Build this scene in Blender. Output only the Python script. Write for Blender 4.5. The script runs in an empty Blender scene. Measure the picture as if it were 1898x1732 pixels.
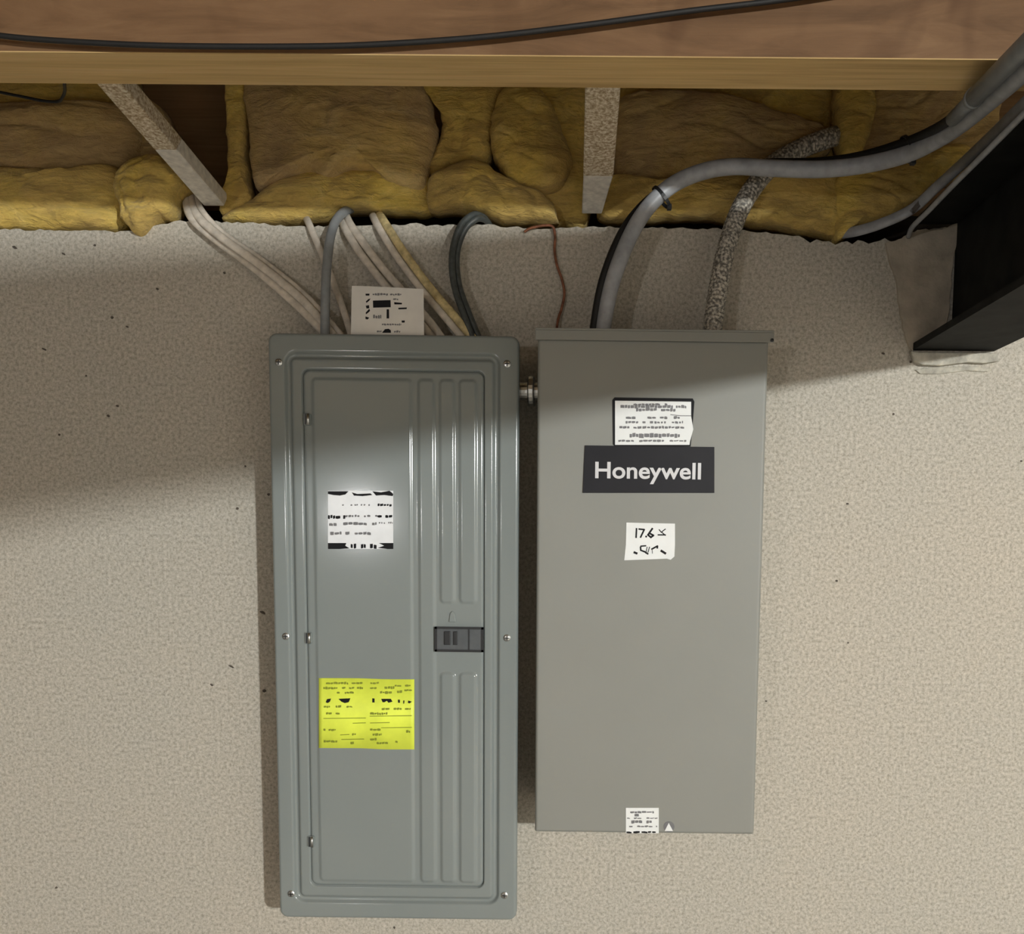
import bpy, bmesh, math, random
from mathutils import Vector, Matrix, noise

sc = bpy.context.scene
COL = sc.collection
random.seed(7)
PI = math.pi

# ------------------------------------------------------------------ camera
FPX, PX, PY0 = 1700.0, 1100.0, 1000.0
PITCH, ROLL = math.radians(5.5), 0.008
PY = PY0 + FPX * math.tan(PITCH)
EYE = 1.65
CAM = Vector((0, -1.54, EYE))
ROT = Matrix.Rotation(PI / 2 - PITCH, 3, 'X') @ Matrix.Rotation(ROLL, 3, 'Z')
cd = bpy.data.cameras.new('camera')
cam = bpy.data.objects.new('camera', cd)
COL.objects.link(cam)
cam.matrix_world = Matrix.Translation(CAM) @ ROT.to_4x4()
cd.sensor_fit = 'HORIZONTAL'
cd.sensor_width = 36.0
cd.lens = 36.0 * FPX / 1898.0
cd.shift_x = -(PX - 949.0) / 1898.0
cd.shift_y = (PY - 866.0) / 1898.0
cd.clip_start = 0.02
sc.camera = cam

# ------------------------------------------------------------------ light and exposure
w = bpy.data.worlds.new('world')
sc.world = w
w.use_nodes = True
w.node_tree.nodes['Background'].inputs[0].default_value = (0.6, 0.62, 0.66, 1)
w.node_tree.nodes['Background'].inputs[1].default_value = 0.02
sc.view_settings.view_transform = 'Standard'
sc.view_settings.look = 'None'
sc.view_settings.gamma = 1.0
sc.view_settings.use_curve_mapping = False
sc.view_settings.exposure = 0.0


def lamp(name, loc, watts, radius, color):
    l = bpy.data.lights.new(name, 'POINT')
    l.energy = watts
    l.shadow_soft_size = radius
    l.color = color
    o = bpy.data.objects.new(name, l)
    o.location = loc
    COL.objects.link(o)
    return o


lamp('ceiling_lamp', (2.6, -5.0, EYE + 0.665), 830, 0.065, (0.975, 1.0, 0.98))
lamp('hanging_lamp', (-1.38, -4.1, EYE + 0.12), 42, 0.06, (1.0, 0.98, 0.97))


# ------------------------------------------------------------------ pixel <-> place helpers
def P(u, v, Y=0.0):
    """the point of the vertical plane at depth Y that the photograph shows at pixel u, v"""
    d = ROT @ Vector(((u - PX) / FPX, -(v - PY) / FPX, -1.0))
    t = (Y - CAM.y) / d.y
    return CAM + d * t


class Frame:
    """a thing hung on the wall: origin on the wall, turned by a small angle in the wall plane"""
    def __init__(self, o, a):
        self.o, self.a = o, a
        self.c, self.s = math.cos(a), math.sin(a)

    def loc(self, u, v, Y):
        d = P(u, v, Y) - self.o
        return Vector((d.x * self.c - d.z * self.s, d.y, d.x * self.s + d.z * self.c))


# ------------------------------------------------------------------ object helpers
def tag(o, label=None, cat=None, group=None, kind=None):
    if label: o['label'] = label
    if cat: o['category'] = cat
    if group: o['group'] = group
    if kind: o['kind'] = kind
    return o


def empty(name, loc, roty=0.0):
    o = bpy.data.objects.new(name, None)
    o.location = loc
    o.rotation_euler = (0, roty, 0)
    o.empty_display_size = 0.05
    COL.objects.link(o)
    return o


class MB:
    def __init__(self):
        self.v, self.f = [], []

    def add(self, vs, fs):
        b = len(self.v)
        self.v += [Vector(x) for x in vs]
        self.f += [tuple(b + i for i in f) for f in fs]
        return self

    def box(self, x0, x1, y0, y1, z0, z1):
        vs = [(x, y, z) for x in (x0, x1) for y in (y0, y1) for z in (z0, z1)]
        fs = [(0, 1, 3, 2), (4, 6, 7, 5), (0, 4, 5, 1), (2, 3, 7, 6), (0, 2, 6, 4), (1, 5, 7, 3)]
        return self.add(vs, fs)

    def prism(self, pts, off):
        """polygon pts (3-D, planar) and its copy moved by off"""
        n = len(pts)
        off = Vector(off)
        vs = [Vector(p) for p in pts] + [Vector(p) + off for p in pts]
        fs = [tuple(range(n)), tuple(range(2 * n - 1, n - 1, -1))]
        fs += [(i, i + n, (i + 1) % n + n, (i + 1) % n) for i in range(n)]
        return self.add(vs, fs)

    def disc(self, c, r, y0, y1, n=20, dome=0.0):
        """short cylinder along Y from y0 (back) to y1 (front)"""
        vs, fs = [], []
        for y, rr in ((y0, r), (y1, r), (y1 - dome * 0.6, r * 0.75), (y1 - dome, r * 0.3)):
            for k in range(n):
                a = 2 * PI * k / n
                vs.append((c[0] + rr * math.cos(a), y, c[1] + rr * math.sin(a)))
        for q in range(3):
            for k in range(n):
                fs.append((q * n + k, q * n + (k + 1) % n, (q + 1) * n + (k + 1) % n, (q + 1) * n + k))
        fs.append(tuple(3 * n + k for k in range(n)))
        fs.append(tuple(reversed(range(n))))
        return self.add(vs, fs)

    def build(self, name, mat, parent=None, smooth=False, origin=None, bevel=0.0, label=None):
        me = bpy.data.meshes.new(name)
        o = Vector(origin) if origin is not None else Vector((0, 0, 0))
        me.from_pydata([x - o for x in self.v], [], self.f)
        bm = bmesh.new()
        bm.from_mesh(me)
        bmesh.ops.recalc_face_normals(bm, faces=bm.faces)
        if bevel:
            es = [e for e in bm.edges if len(e.link_faces) == 2 and e.calc_face_angle(0) > 0.6]
            bmesh.ops.bevel(bm, geom=es, offset=bevel, segments=2, profile=0.5, affect='EDGES')
        bm.to_mesh(me)
        bm.free()
        if smooth:
            for p in me.polygons: p.use_smooth = True
        if mat: me.materials.append(mat)
        ob = bpy.data.objects.new(name, me)
        ob.location = o
        COL.objects.link(ob)
        if parent is not None:
            ob.parent = parent
        if label: ob['label'] = label
        if 'print' in name or name in ('handwriting', 'rim'):
            if name != 'rim': ob['kind'] = 'stuff'
        return ob


def spline(pts, per=10):
    """Catmull-Rom through pts"""
    p = [Vector(x) for x in pts]
    p = [p[0] * 2 - p[1]] + p + [p[-1] * 2 - p[-2]]
    out = []
    for i in range(1, len(p) - 2):
        a, b, c, d = p[i - 1], p[i], p[i + 1], p[i + 2]
        for k in range(per):
            t = k / per
            out.append(0.5 * ((2 * b) + (c - a) * t + (2 * a - 5 * b + 4 * c - d) * t * t + (3 * b - a - 3 * c + d) * t ** 3))
    out.append(p[-2])
    return out


def tube(mb, path, ra, rb=None, n=12, cap=True, wave=None):
    """sweep an ellipse (ra across in the wall plane, rb towards the viewer) along path"""
    rb = rb or ra
    m = len(path)
    vs, fs = [], []
    s = 0.0
    yax = None
    for i, p in enumerate(path):
        t = (path[min(i + 1, m - 1)] - path[max(i - 1, 0)]).normalized()
        if yax is None:
            yax = Vector((0, 1, 0)) - t * t.y
            if yax.length < 0.2:
                yax = Vector((0, 0, 1)) - t * t.z
        else:
            yax = yax - t * yax.dot(t)          # carry the frame along
        yax.normalize()
        xax = yax.cross(t).normalized()
        if i: s += (p - path[i - 1]).length
        k = 1.0 + (wave[0] * math.sin(2 * PI * s / wave[1]) if wave else 0)
        for j in range(n):
            a = 2 * PI * j / n
            vs.append(p + xax * (ra * k * math.cos(a)) + yax * (rb * k * math.sin(a)))
    for i in range(m - 1):
        for j in range(n):
            fs.append((i * n + j, i * n + (j + 1) % n, (i + 1) * n + (j + 1) % n, (i + 1) * n + j))
    if cap:
        fs.append(tuple(range(n)))
        fs.append(tuple(range(m * n - 1, (m - 1) * n - 1, -1)))
    return mb.add(vs, fs)


# ------------------------------------------------------------------ materials
def srgb(r, g, b):
    f = lambda c: (c / 255 / 12.92) if c / 255 <= 0.04045 else ((c / 255 + 0.055) / 1.055) ** 2.4
    return (f(r), f(g), f(b), 1)


class Mat:
    def __init__(self, name, color, rough=0.5, metal=0.0, spec=0.5):
        self.m = bpy.data.materials.new(name)
        self.m.use_nodes = True
        self.nt = self.m.node_tree
        self.b = self.nt.nodes['Principled BSDF']
        self.b.inputs['Base Color'].default_value = color
        self.b.inputs['Roughness'].default_value = rough
        self.b.inputs['Metallic'].default_value = metal
        self.b.inputs['Specular IOR Level'].default_value = spec
        self.tc = None

    def node(self, t, **kw):
        n = self.nt.nodes.new(t)
        for k, val in kw.items():
            if k in n.inputs: n.inputs[k].default_value = val
            else: setattr(n, k, val)
        return n

    def link(self, a, b): self.nt.links.new(a, b)

    def coord(self, scale=(1, 1, 1)):
        if self.tc is None: self.tc = self.node('ShaderNodeTexCoord')
        mp = self.node('ShaderNodeMapping')
        mp.inputs['Scale'].default_value = scale
        self.link(self.tc.outputs['Object'], mp.inputs['Vector'])
        return mp.outputs[0]

    def noise(self, scale, detail=4.0, rough=0.55, stretch=(1, 1, 1), dist=0.0):
        n = self.node('ShaderNodeTexNoise')
        n.inputs['Scale'].default_value = scale
        n.inputs['Detail'].default_value = detail
        n.inputs['Roughness'].default_value = rough
        n.inputs['Distortion'].default_value = dist
        self.link(self.coord(stretch), n.inputs['Vector'])
        return n.outputs['Fac']

    def ramp(self, fac, stops):
        r = self.node('ShaderNodeValToRGB')
        el = r.color_ramp.elements
        while len(el) < len(stops): el.new(0.5)
        for e, (p, c) in zip(el, stops):
            e.position = p
            e.color = c
        self.link(fac, r.inputs[0])
        return r.outputs[0]

    def mix(self, a, b, fac, mode='MIX'):
        x = self.node('ShaderNodeMix', data_type='RGBA', blend_type=mode)
        for sock, val in ((x.inputs['Factor'], fac), (x.inputs['A'], a), (x.inputs['B'], b)):
            if hasattr(val, 'links'): self.link(val, sock)
            else: sock.default_value = val
        # Mix exposes several sockets named A / B; index the colour ones
        for idx, val in ((6, a), (7, b)):
            if hasattr(val, 'links'): self.link(val, x.inputs[idx])
            else: x.inputs[idx].default_value = val
        if hasattr(fac, 'links'): self.link(fac, x.inputs[0])
        else: x.inputs[0].default_value = fac
        return x.outputs[2]

    def color(self, sock):
        self.link(sock, self.b.inputs['Base Color'])
        return self

    def bump(self, fac, strength, dist=0.01):
        bn = self.node('ShaderNodeBump')
        bn.inputs['Strength'].default_value = strength
        bn.inputs['Distance'].default_value = dist
        self.link(fac, bn.inputs['Height'])
        prev = self.b.inputs['Normal'].links
        if prev: self.link(prev[0].from_socket, bn.inputs['Normal'])
        self.link(bn.outputs[0], self.b.inputs['Normal'])
        return self


def g(v): return (v, v, v, 1)


def simple(name, color, rough=0.5, metal=0.0, var=0.06, scale=60):
    m = Mat(name, color, rough, metal)
    c2 = tuple(max(0, x * (1 - 2 * var)) for x in color[:3]) + (1,)
    c3 = tuple(min(1, x * (1 + 2 * var)) for x in color[:3]) + (1,)
    m.color(m.ramp(m.noise(scale), [(0.3, c2), (0.7, c3)]))
    return m


# speckled, sprayed concrete wall
mw = Mat('sprayed_concrete', srgb(200, 190, 176), 0.9, 0, 0.2)
fine = mw.noise(190, 4, 0.75)
big = mw.noise(1.6, 3, 0.5)
base = mw.ramp(fine, [(0.32, (0.285, 0.265, 0.222, 1)), (0.50, (0.468, 0.441, 0.386, 1)), (0.70, (0.635, 0.605, 0.545, 1))])
tint = mw.ramp(big, [(0.3, (0.95, 0.96, 0.96, 1)), (0.7, (1.03, 1.0, 0.97, 1))])
base = mw.mix(base, tint, 1.0, 'MULTIPLY')
mw.color(base)
mw.bump(fine, 0.35, 0.003)
WALL = mw.m

PLASTER = simple('skim_plaster', srgb(186, 178, 162), 0.9, 0, 0.12, 40).bump(mw.noise(30), 0, 0).m if False else None
mp_ = simple('skim_plaster', srgb(178, 168, 152), 0.9, 0, 0.10, 30)
mp_.bump(mp_.noise(90, 4), 0.4, 0.004)
PLASTER = mp_.m
mm = simple('grey_mortar', srgb(176, 172, 160), 0.9, 0, 0.14, 60)
mm.bump(mm.noise(110, 4), 0.6, 0.005)
MORTAR = mm.m


def wood(name, c1, c2, c3, rough=0.7, knots=True):
    m = Mat(name, c2, rough, 0, 0.25)
    grain = m.noise(14, 6, 0.6, (0.22, 6, 6), 0.5)
    fineg = m.noise(60, 4, 0.6, (0.08, 8, 8))
    col = m.ramp(grain, [(0.28, c1), (0.5, c2), (0.72, c3)])
    sh = m.ramp(fineg, [(0.3, g(0.86)), (0.7, g(1.08))])
    col = m.mix(col, sh, 1.0, 'MULTIPLY')
    m.color(col)
    m.bump(fineg, 0.15, 0.002)
    return m, col


# joist: reddish face darkened, underside paled in the colour to imitate light (by height)
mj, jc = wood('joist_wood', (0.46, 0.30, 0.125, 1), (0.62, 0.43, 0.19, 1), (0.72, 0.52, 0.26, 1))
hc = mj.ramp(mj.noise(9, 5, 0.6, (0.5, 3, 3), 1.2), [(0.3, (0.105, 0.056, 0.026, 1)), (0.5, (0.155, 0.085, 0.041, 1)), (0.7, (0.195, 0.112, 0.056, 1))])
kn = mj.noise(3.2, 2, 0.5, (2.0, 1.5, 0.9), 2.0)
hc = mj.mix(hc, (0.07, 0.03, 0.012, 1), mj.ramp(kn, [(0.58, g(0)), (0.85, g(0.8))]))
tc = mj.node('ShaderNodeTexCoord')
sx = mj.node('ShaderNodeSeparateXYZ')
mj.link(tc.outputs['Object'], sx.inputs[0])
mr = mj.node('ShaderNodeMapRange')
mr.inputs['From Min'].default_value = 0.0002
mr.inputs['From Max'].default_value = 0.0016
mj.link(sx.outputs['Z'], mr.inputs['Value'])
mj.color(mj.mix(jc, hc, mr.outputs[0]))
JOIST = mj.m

RIM = wood('rim_wood', (0.20, 0.12, 0.055, 1), (0.27, 0.165, 0.08, 1), (0.34, 0.21, 0.105, 1))[0].m
PLY = wood('subfloor_ply', (0.30, 0.2, 0.1, 1), (0.40, 0.28, 0.15, 1), (0.48, 0.34, 0.2, 1))[0].m
mb_ = Mat('oversprayed_board', srgb(170, 155, 130), 0.85)
sp = mb_.noise(230, 3, 0.6)
mb_.color(mb_.ramp(sp, [(0.36, (0.34, 0.24, 0.14, 1)), (0.50, (0.58, 0.48, 0.33, 1)), (0.64, (0.80, 0.73, 0.60, 1))]))
mb_.bump(sp, 0.3, 0.003)
SPRAYED = mb_.m
mw2 = simple('whitewashed_board', srgb(218, 213, 203), 0.85, 0, 0.1, 90)
WHITED = mw2.m


def fibre(name, lo, mid, hi, dirt, amount):
    m = Mat(name, mid, 1.0, 0, 0.05)
    f1 = m.noise(9, 6, 0.6, (1, 1, 2.2), 1.6)
    f2 = m.noise(70, 5, 0.7, (0.5, 1, 2.0), 0.8)
    col = m.ramp(f1, [(0.28, lo), (0.5, mid), (0.72, hi)])
    col = m.mix(col, dirt, m.ramp(m.noise(5, 4, 0.6, (1, 1, 1), 0.6), [(0.5 - amount, g(0.85)), (0.75 - amount, g(0.0))]))
    col = m.mix(col, m.ramp(f2, [(0.3, g(0.78)), (0.7, g(1.15))]), 1.0, 'MULTIPLY')
    m.color(col)
    m.bump(f1, 0.5, 0.02)
    m.bump(f2, 0.7, 0.006)
    m.b.inputs['Sheen Weight'].default_value = 0.15
    return m.m


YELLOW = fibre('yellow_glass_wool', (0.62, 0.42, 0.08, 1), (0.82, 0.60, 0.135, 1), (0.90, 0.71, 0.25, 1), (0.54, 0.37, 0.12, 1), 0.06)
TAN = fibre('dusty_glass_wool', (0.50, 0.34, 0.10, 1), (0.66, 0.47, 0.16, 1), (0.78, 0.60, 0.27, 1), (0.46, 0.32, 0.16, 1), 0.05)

mpn = Mat('grey_enamel', (0.225, 0.25, 0.248, 1), 0.12, 0, 0.4)
op = mpn.noise(420, 2, 0.5)
mpn.color(mpn.ramp(mpn.noise(7, 2), [(0.3, (0.217, 0.245, 0.243, 1)), (0.7, (0.229, 0.255, 0.251, 1))]))
mpn.bump(op, 0.03, 0.0004)
ENAMEL = mpn.m
msw = Mat('grey_powder_coat', (0.285, 0.283, 0.255, 1), 0.5, 0, 0.4)
msw.color(msw.ramp(msw.noise(6, 2), [(0.3, (0.236, 0.240, 0.220, 1)), (0.7, (0.248, 0.252, 0.232, 1))]))
msw.bump(msw.noise(600, 2), 0.08, 0.0006)
POWDER = msw.m
STEEL = simple('zinc_steel', (0.55, 0.56, 0.55, 1), 0.3, 1.0, 0.08, 200).m
bm_ = simple('black_primer', (0.012, 0.012, 0.0115, 1), 0.7, 0, 0.25, 25)
bm_.b.inputs['Specular IOR Level'].default_value = 0.15
BEAM = bm_.m
DARKPLASTIC = simple('charcoal_plastic', (0.075, 0.083, 0.09, 1), 0.45, 0, 0.05, 100).m
BLACKPLASTIC = simple('black_plastic', (0.012, 0.013, 0.015, 1), 0.4, 0, 0.05, 100).m
BLACKRUBBER = simple('black_cable_jacket', (0.005, 0.0045, 0.0045, 1), 0.65, 0, 0.1, 120).m
DARKGREY = simple('dark_grey_jacket', (0.06, 0.068, 0.066, 1), 0.45, 0, 0.15, 120).m
GREYJACKET = simple('grey_jacket', (0.24, 0.255, 0.265, 1), 0.45, 0, 0.08, 60).m
SERJACKET = simple('pale_grey_jacket', (0.34, 0.35, 0.37, 1), 0.42, 0, 0.10, 50).m
PVC = simple('grey_pvc', (0.20, 0.21, 0.215, 1), 0.45, 0, 0.06, 40).m
WHITEJACKET = simple('white_jacket', (0.62, 0.56, 0.48, 1), 0.5, 0, 0.10, 80).m
CREAMJACKET = simple('cream_jacket', (0.58, 0.47, 0.24, 1), 0.5, 0, 0.18, 90).m
COPPER = simple('aged_copper', (0.24, 0.095, 0.05, 1), 0.55, 0.3, 0.3, 80).m
ms_ = Mat('sprayed_metal_armour', (0.4, 0.38, 0.34, 1), 0.6, 0.15)
s1 = ms_.noise(230, 2, 0.5)
ms_.color(ms_.ramp(s1, [(0.38, (0.15, 0.14, 0.125, 1)), (0.50, (0.36, 0.335, 0.29, 1)), (0.62, (0.66, 0.62, 0.54, 1))]))
ms_.bump(s1, 0.4, 0.003)
ARMOUR = ms_.m
WHITELABEL = simple('white_label_paper', (0.80, 0.82, 0.82, 1), 0.4, 0, 0.02, 30).m
CARDPAPER = simple('white_card', (0.72, 0.70, 0.66, 1), 0.6, 0, 0.03, 30).m
SILVERLABEL = simple('glossy_silver_label', (0.66, 0.68, 0.70, 1), 0.24, 0.0, 0.03, 40).m
YELLOWLABEL = simple('yellow_label_paper', (0.80, 0.92, 0.09, 1), 0.5, 0, 0.05, 25).m
ik_ = simple('black_ink', (0.008, 0.008, 0.010, 1), 0.6, 0, 0.05, 30)
ik_.b.inputs['Specular IOR Level'].default_value = 0.2
INK = ik_.m
GREYINK = simple('grey_ink', (0.16, 0.16, 0.17, 1), 0.5, 0, 0.05, 30).m
OLIVEINK = simple('faded_ink', (0.22, 0.26, 0.012, 1), 0.5, 0, 0.05, 30).m
pl_ = simple('black_name_plate', (0.014, 0.014, 0.018, 1), 0.5, 0, 0.05, 30)
pl_.b.inputs['Specular IOR Level'].default_value = 0.2
PLATE = pl_.m
SILVERINK = simple('silver_lettering', (0.66, 0.66, 0.68, 1), 0.35, 0, 0.03, 30).m
FLOORM = simple('concrete_floor', (0.36, 0.34, 0.31, 1), 0.7, 0, 0.12, 6).m
ROOMM = simple('painted_block', (0.26, 0.25, 0.23, 1), 0.9, 0, 0.06, 10).m

# ------------------------------------------------------------------ the room
XL, XR, YF = -4.0, 4.0, -8.0
ZC = EYE + 0.81
tag(MB().box(XL, XR, YF, 0.0, -0.1, 0).build('floor', FLOORM), 'grey concrete basement floor', None, None, 'structure')
tag(MB().box(XL, XR, YF, 0.25, ZC, ZC + 0.03).build('ceiling', PLY), 'plywood subfloor above the joists', None, None, 'structure')
tag(MB().box(XL - 0.1, XL, YF, 0.0, 0, ZC).build('wall_left', ROOMM), None, None, None, 'structure')
tag(MB().box(XR, XR + 0.1, YF, 0.0, 0, ZC).build('wall_right', ROOMM), None, None, None, 'structure')
tag(MB().box(XL, XR, YF - 0.1, YF, 0, ZC).build('wall_front', ROOMM), None, None, None, 'structure')

# back wall with its ragged top edge
TOP = [(-300, 424), (0, 425), (120, 427), (232, 430), (260, 428), (300, 414), (345, 409), (420, 411), (500, 416), (560, 419), (640, 420),
       (700, 417), (760, 416), (772, 413), (790, 417), (860, 416), (905, 416), (950, 421), (1000, 424), (1060, 421), (1120, 420),
       (1200, 422), (1330, 424), (1400, 429), (1450, 434), (1490, 440), (1525, 450), (1560, 452), (1590, 446), (1610, 452), (1640, 438), (1655, 446),
       (1668, 450), (1682, 436), (1700, 428), (1740, 426), (1776, 419), (1800, 420), (1900, 420)]
zt = P(0, 425).z
top = [P(u, v) for u, v in TOP]
edge = []
rr = random.Random(3)
for a, b in zip(top, top[1:]):
    n = max(1, int((b - a).length / 0.008))
    for k in range(n):
        q = a.lerp(b, k / n)
        edge.append(Vector((q.x, 0, q.z + (rr.uniform(-0.0022, 0.0016) if q.x < 0.34 else rr.uniform(-0.006, 0.003)))))
edge.append(top[-1])
ring = [Vector((XL, 0, 0)), Vector((XL, 0, zt))] + edge + [Vector((XR, 0, top[-1].z)), Vector((XR, 0, 0))]
back = MB().prism(ring, (0, 0.2, 0)).build('wall_back', WALL)
m = MB()
for (u, v, r, st) in ((28, 459, 3.2, 1.8), (118, 471, 3, 1.6), (176, 455, 3, 1), (208, 589, 3.4, 1), (236, 606, 2.4, 1.2), (82, 648, 2.4, 2.6), (160, 697, 2.4, 1), (218, 753, 2.8, 1.2), (201, 771, 3, 1.3), (110, 806, 2.6, 1),
                      (292, 536, 2.4, 1.4), (455, 865, 2.4, 1), (440, 943, 3.4, 1), (498, 917, 3, 1), (487, 1136, 3.4, 2), (490, 1281, 3.6, 1.2), (429, 1236, 2.6, 2.4), (393, 1270, 2.8, 1.6), (105, 1646, 2.6, 1.1), (416, 506, 2.4, 1.2),
                      (1656, 768, 2.6, 1), (1571, 934, 2.6, 1), (1551, 1077, 2.6, 1), (1572, 1192, 2.2, 1), (1893, 855, 2.6, 1), (1688, 671, 3.2, 1), (1637, 656, 2.6, 1.6), (731, 1720, 2.4, 1.2), (1420, 1300, 2, 1)):
    r *= 0.78
    m.prism([P(u + r * st * math.cos(a) * rr.uniform(0.7, 1.2), v + r * math.sin(a) * rr.uniform(0.7, 1.2) + r * (st - 1) * math.cos(a) * 0.8, -0.0004) for a in [k * PI / 4 for k in range(8)]], (0, -0.0012, 0))
SPECK = simple('dark_grit', (0.09, 0.076, 0.062, 1), 0.9, 0, 0.2, 100).m
m.build('grit_specks', SPECK, back, label='scattered dark specks')['kind'] = 'stuff'
tag(back, 'beige sprayed concrete basement wall with dark specks and ragged top edge', None, None, 'structure')

# raised skim of plaster beside the beam, and the mortar under it: pieces of the wall
pl = [(1640, 452), (1662, 446), (1684, 436), (1704, 428), (1742, 428), (1772, 417), (1779, 421), (1773, 434), (1769, 460), (1762, 500), (1758, 560),
      (1752, 600), (1741, 612), (1722, 628), (1700, 645), (1688, 652), (1682, 640), (1672, 610), (1664, 560), (1656, 510), (1646, 480)]
ppts = []
for (a, b) in zip(pl, pl[1:] + pl[:1]):
    for k in range(4):
        t = k / 4
        ppts.append(P(a[0] + (b[0] - a[0]) * t + rr.uniform(-1.6, 1.6), a[1] + (b[1] - a[1]) * t + rr.uniform(-1.6, 1.6), 0))
MB().prism(ppts, (0, -0.006, 0)).build('plaster_patch', PLASTER, back, label='smooth torn skim of plaster')
mo = [(1684, 653), (1700, 655), (1760, 656), (1843, 657), (1846, 672), (1820, 676), (1790, 674), (1740, 680), (1706, 679), (1690, 672)]
MB().prism([P(u, v) for u, v in mo], (0, -0.012, 0)).build('mortar_pad', MORTAR, back, bevel=0.002, label='pale mortar pad under the beam')
ml = [(1695, 686), (1720, 682), (1800, 680), (1838, 684), (1830, 690), (1790, 688), (1740, 694), (1705, 694)]
MB().prism([P(u, v) for u, v in ml], (0, -0.003, 0)).build('mortar_smear', MORTAR, back, bevel=0.001)

SILL = wood('shade_darkened_wood', (0.022, 0.017, 0.011, 1), (0.03, 0.023, 0.015, 1), (0.04, 0.03, 0.02, 1))[0].m  # wood colour darkened to stand in for deep shade in the gaps
tag(MB().box(XL, XR, 0.13, 0.19, zt, zt + 0.076).build('sill_plate', SILL), 'wooden sill plate on the wall', None, None, 'structure')
tag(MB().box(XL, XR, 0.15, 0.19, zt + 0.076, ZC).build('rim_board', RIM), 'brown rim board behind the insulation', None, None, 'structure')

# ------------------------------------------------------------------ joist and steel beam
YJ0, YJ1 = -0.45, -0.379
zj = P(949, 104, YJ0).z
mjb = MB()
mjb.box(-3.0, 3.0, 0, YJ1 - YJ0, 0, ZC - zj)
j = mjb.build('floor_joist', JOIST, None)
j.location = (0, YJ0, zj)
tag(j, 'thick reddish wooden floor joist with lower edge coloured pale as if lit running above the panels', 'joist')

zb0 = P(1766, 651).z
zb1 = P(1700, 403).z
bx0, bx1 = P(1690, 650).x, P(1842, 653).x
bc = (bx0 + bx1) / 2
root = empty('steel_beam', (bc, 0, zb0))
tag(root, 'black steel I-beam running from the wall toward the viewer at upper right', 'beam')
LB = -4.5
hw = (bx1 - bx0) / 2
hb = zb1 - zb0
MB().box(-hw, hw, LB, -0.001, 0, 0.011).build('bottom_flange', BEAM, root)
MB().box(-hw, hw, LB, -0.001, hb - 0.011, hb).build('top_flange', BEAM, root)
MB().box(-0.004, 0.004, LB, -0.001, 0.011, hb - 0.011).build('web', BEAM, root)
nl = MB().box(bc - 0.015, bx1, LB, -0.001, zb1, zj).build('beam_plate', SILL, None, origin=(bc, 0, zb1))  # same darkened wood, shade beside the beam put into its colour
tag(nl, 'wooden nailer plate lying on top of the black steel beam', 'plate')


# ------------------------------------------------------------------ insulation
def closed_spline(pts, n):
    m = len(pts)
    out = []
    for i in range(n):
        x = i / n * m
        k = int(x)
        t = x - k
        a, b, c, d = (Vector(pts[(k + q) % m]) for q in (-1, 0, 1, 2))
        out.append(0.5 * ((2 * b) + (c - a) * t + (2 * a - 5 * b + 4 * c - d) * t * t + (3 * b - a - 3 * c + d) * t ** 3))
    return out


def blob(px, Y0, bulge, seed, amp=0.010, freq=13.0, n=132, rings=30, back=0.03):
    pts = [(u, v) for u, v in px]
    ol = closed_spline(pts, n)
    cx = sum(p.x for p in ol) / n
    cy = sum(p.y for p in ol) / n
    vs, fs = [], []
    off = Vector((seed * 7.31, seed * 3.17, seed * 1.7))
    for r in range(rings + 1):
        t = (r / rings) ** 0.8
        for k in range(n):
            u = cx + (ol[k].x - cx) * t
            v = cy + (ol[k].y - cy) * t
            p = P(u, v, Y0)
            prof = max(0.0, 1 - t ** 3.2) ** 0.5
            q = Vector((p.x * freq, 0, p.z * freq * 1.5)) + off
            warp = noise.noise_vector(q * 0.5) * 1.1
            nn = noise.noise(q + warp)
            rid = 1 - abs(noise.noise(q * 0.8 + warp * 1.4 + Vector((3, 9, 1)))) * 2.2
            fine = noise.noise(q * 5.0) * 0.18 + noise.noise(q * 11.0) * 0.10
            dy = bulge * prof + amp * (nn - 0.55 * max(0, rid) ** 3 + fine) * (0.35 + 0.65 * prof)
            jit = (noise.noise(q * 4 + Vector((5, 5, 5))) * 0.003) * t
            vs.append(Vector((p.x + jit, Y0 - dy + (back * 0.35 if r == rings else 0), p.z + jit)))
    for r in range(rings):
        for k in range(n):
            fs.append((r * n + k, r * n + (k + 1) % n, (r + 1) * n + (k + 1) % n, (r + 1) * n + k))
    b = len(vs)
    for k in range(n):
        p = vs[rings * n + k]
        vs.append(Vector((p.x, Y0 + back, p.z)))
    for k in range(n):
        fs.append((rings * n + k, rings * n + (k + 1) % n, b + (k + 1) % n, b + k))
    fs.append(tuple(b + k for k in range(n)))
    return MB().add(vs, fs)


def rect(u0, v0, u1, v1):
    m = (u0 + u1) / 2
    k = (v0 + v1) / 2
    return [(u0, v0), (m, v0 - 4), (u1, v0), (u1 + 3, k), (u1, v1), (m, v1 + 4), (u0, v1), (u0 - 3, k)]


def batt(label, folds):
    o = P(*folds[0][0][0], 0.05)
    if len(folds) == 1:
        px, Y0, bu, sd, mat, kw = folds[0]
        ob = blob(px, Y0, bu, sd, **kw).build('insulation_batt', mat, None, True, origin=o)
        return tag(ob, label, 'insulation', 'glass wool stuffed above the wall')
    r = empty('insulation_batt', o)
    tag(r, label, 'insulation', 'glass wool stuffed above the wall')
    for px, Y0, bu, sd, mat, kw in folds:
        mb = blob(px, Y0, bu, sd, **kw)
        mb.v = [x - o for x in mb.v]
        mb.build('fold', mat, r, True)
    return r


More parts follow.
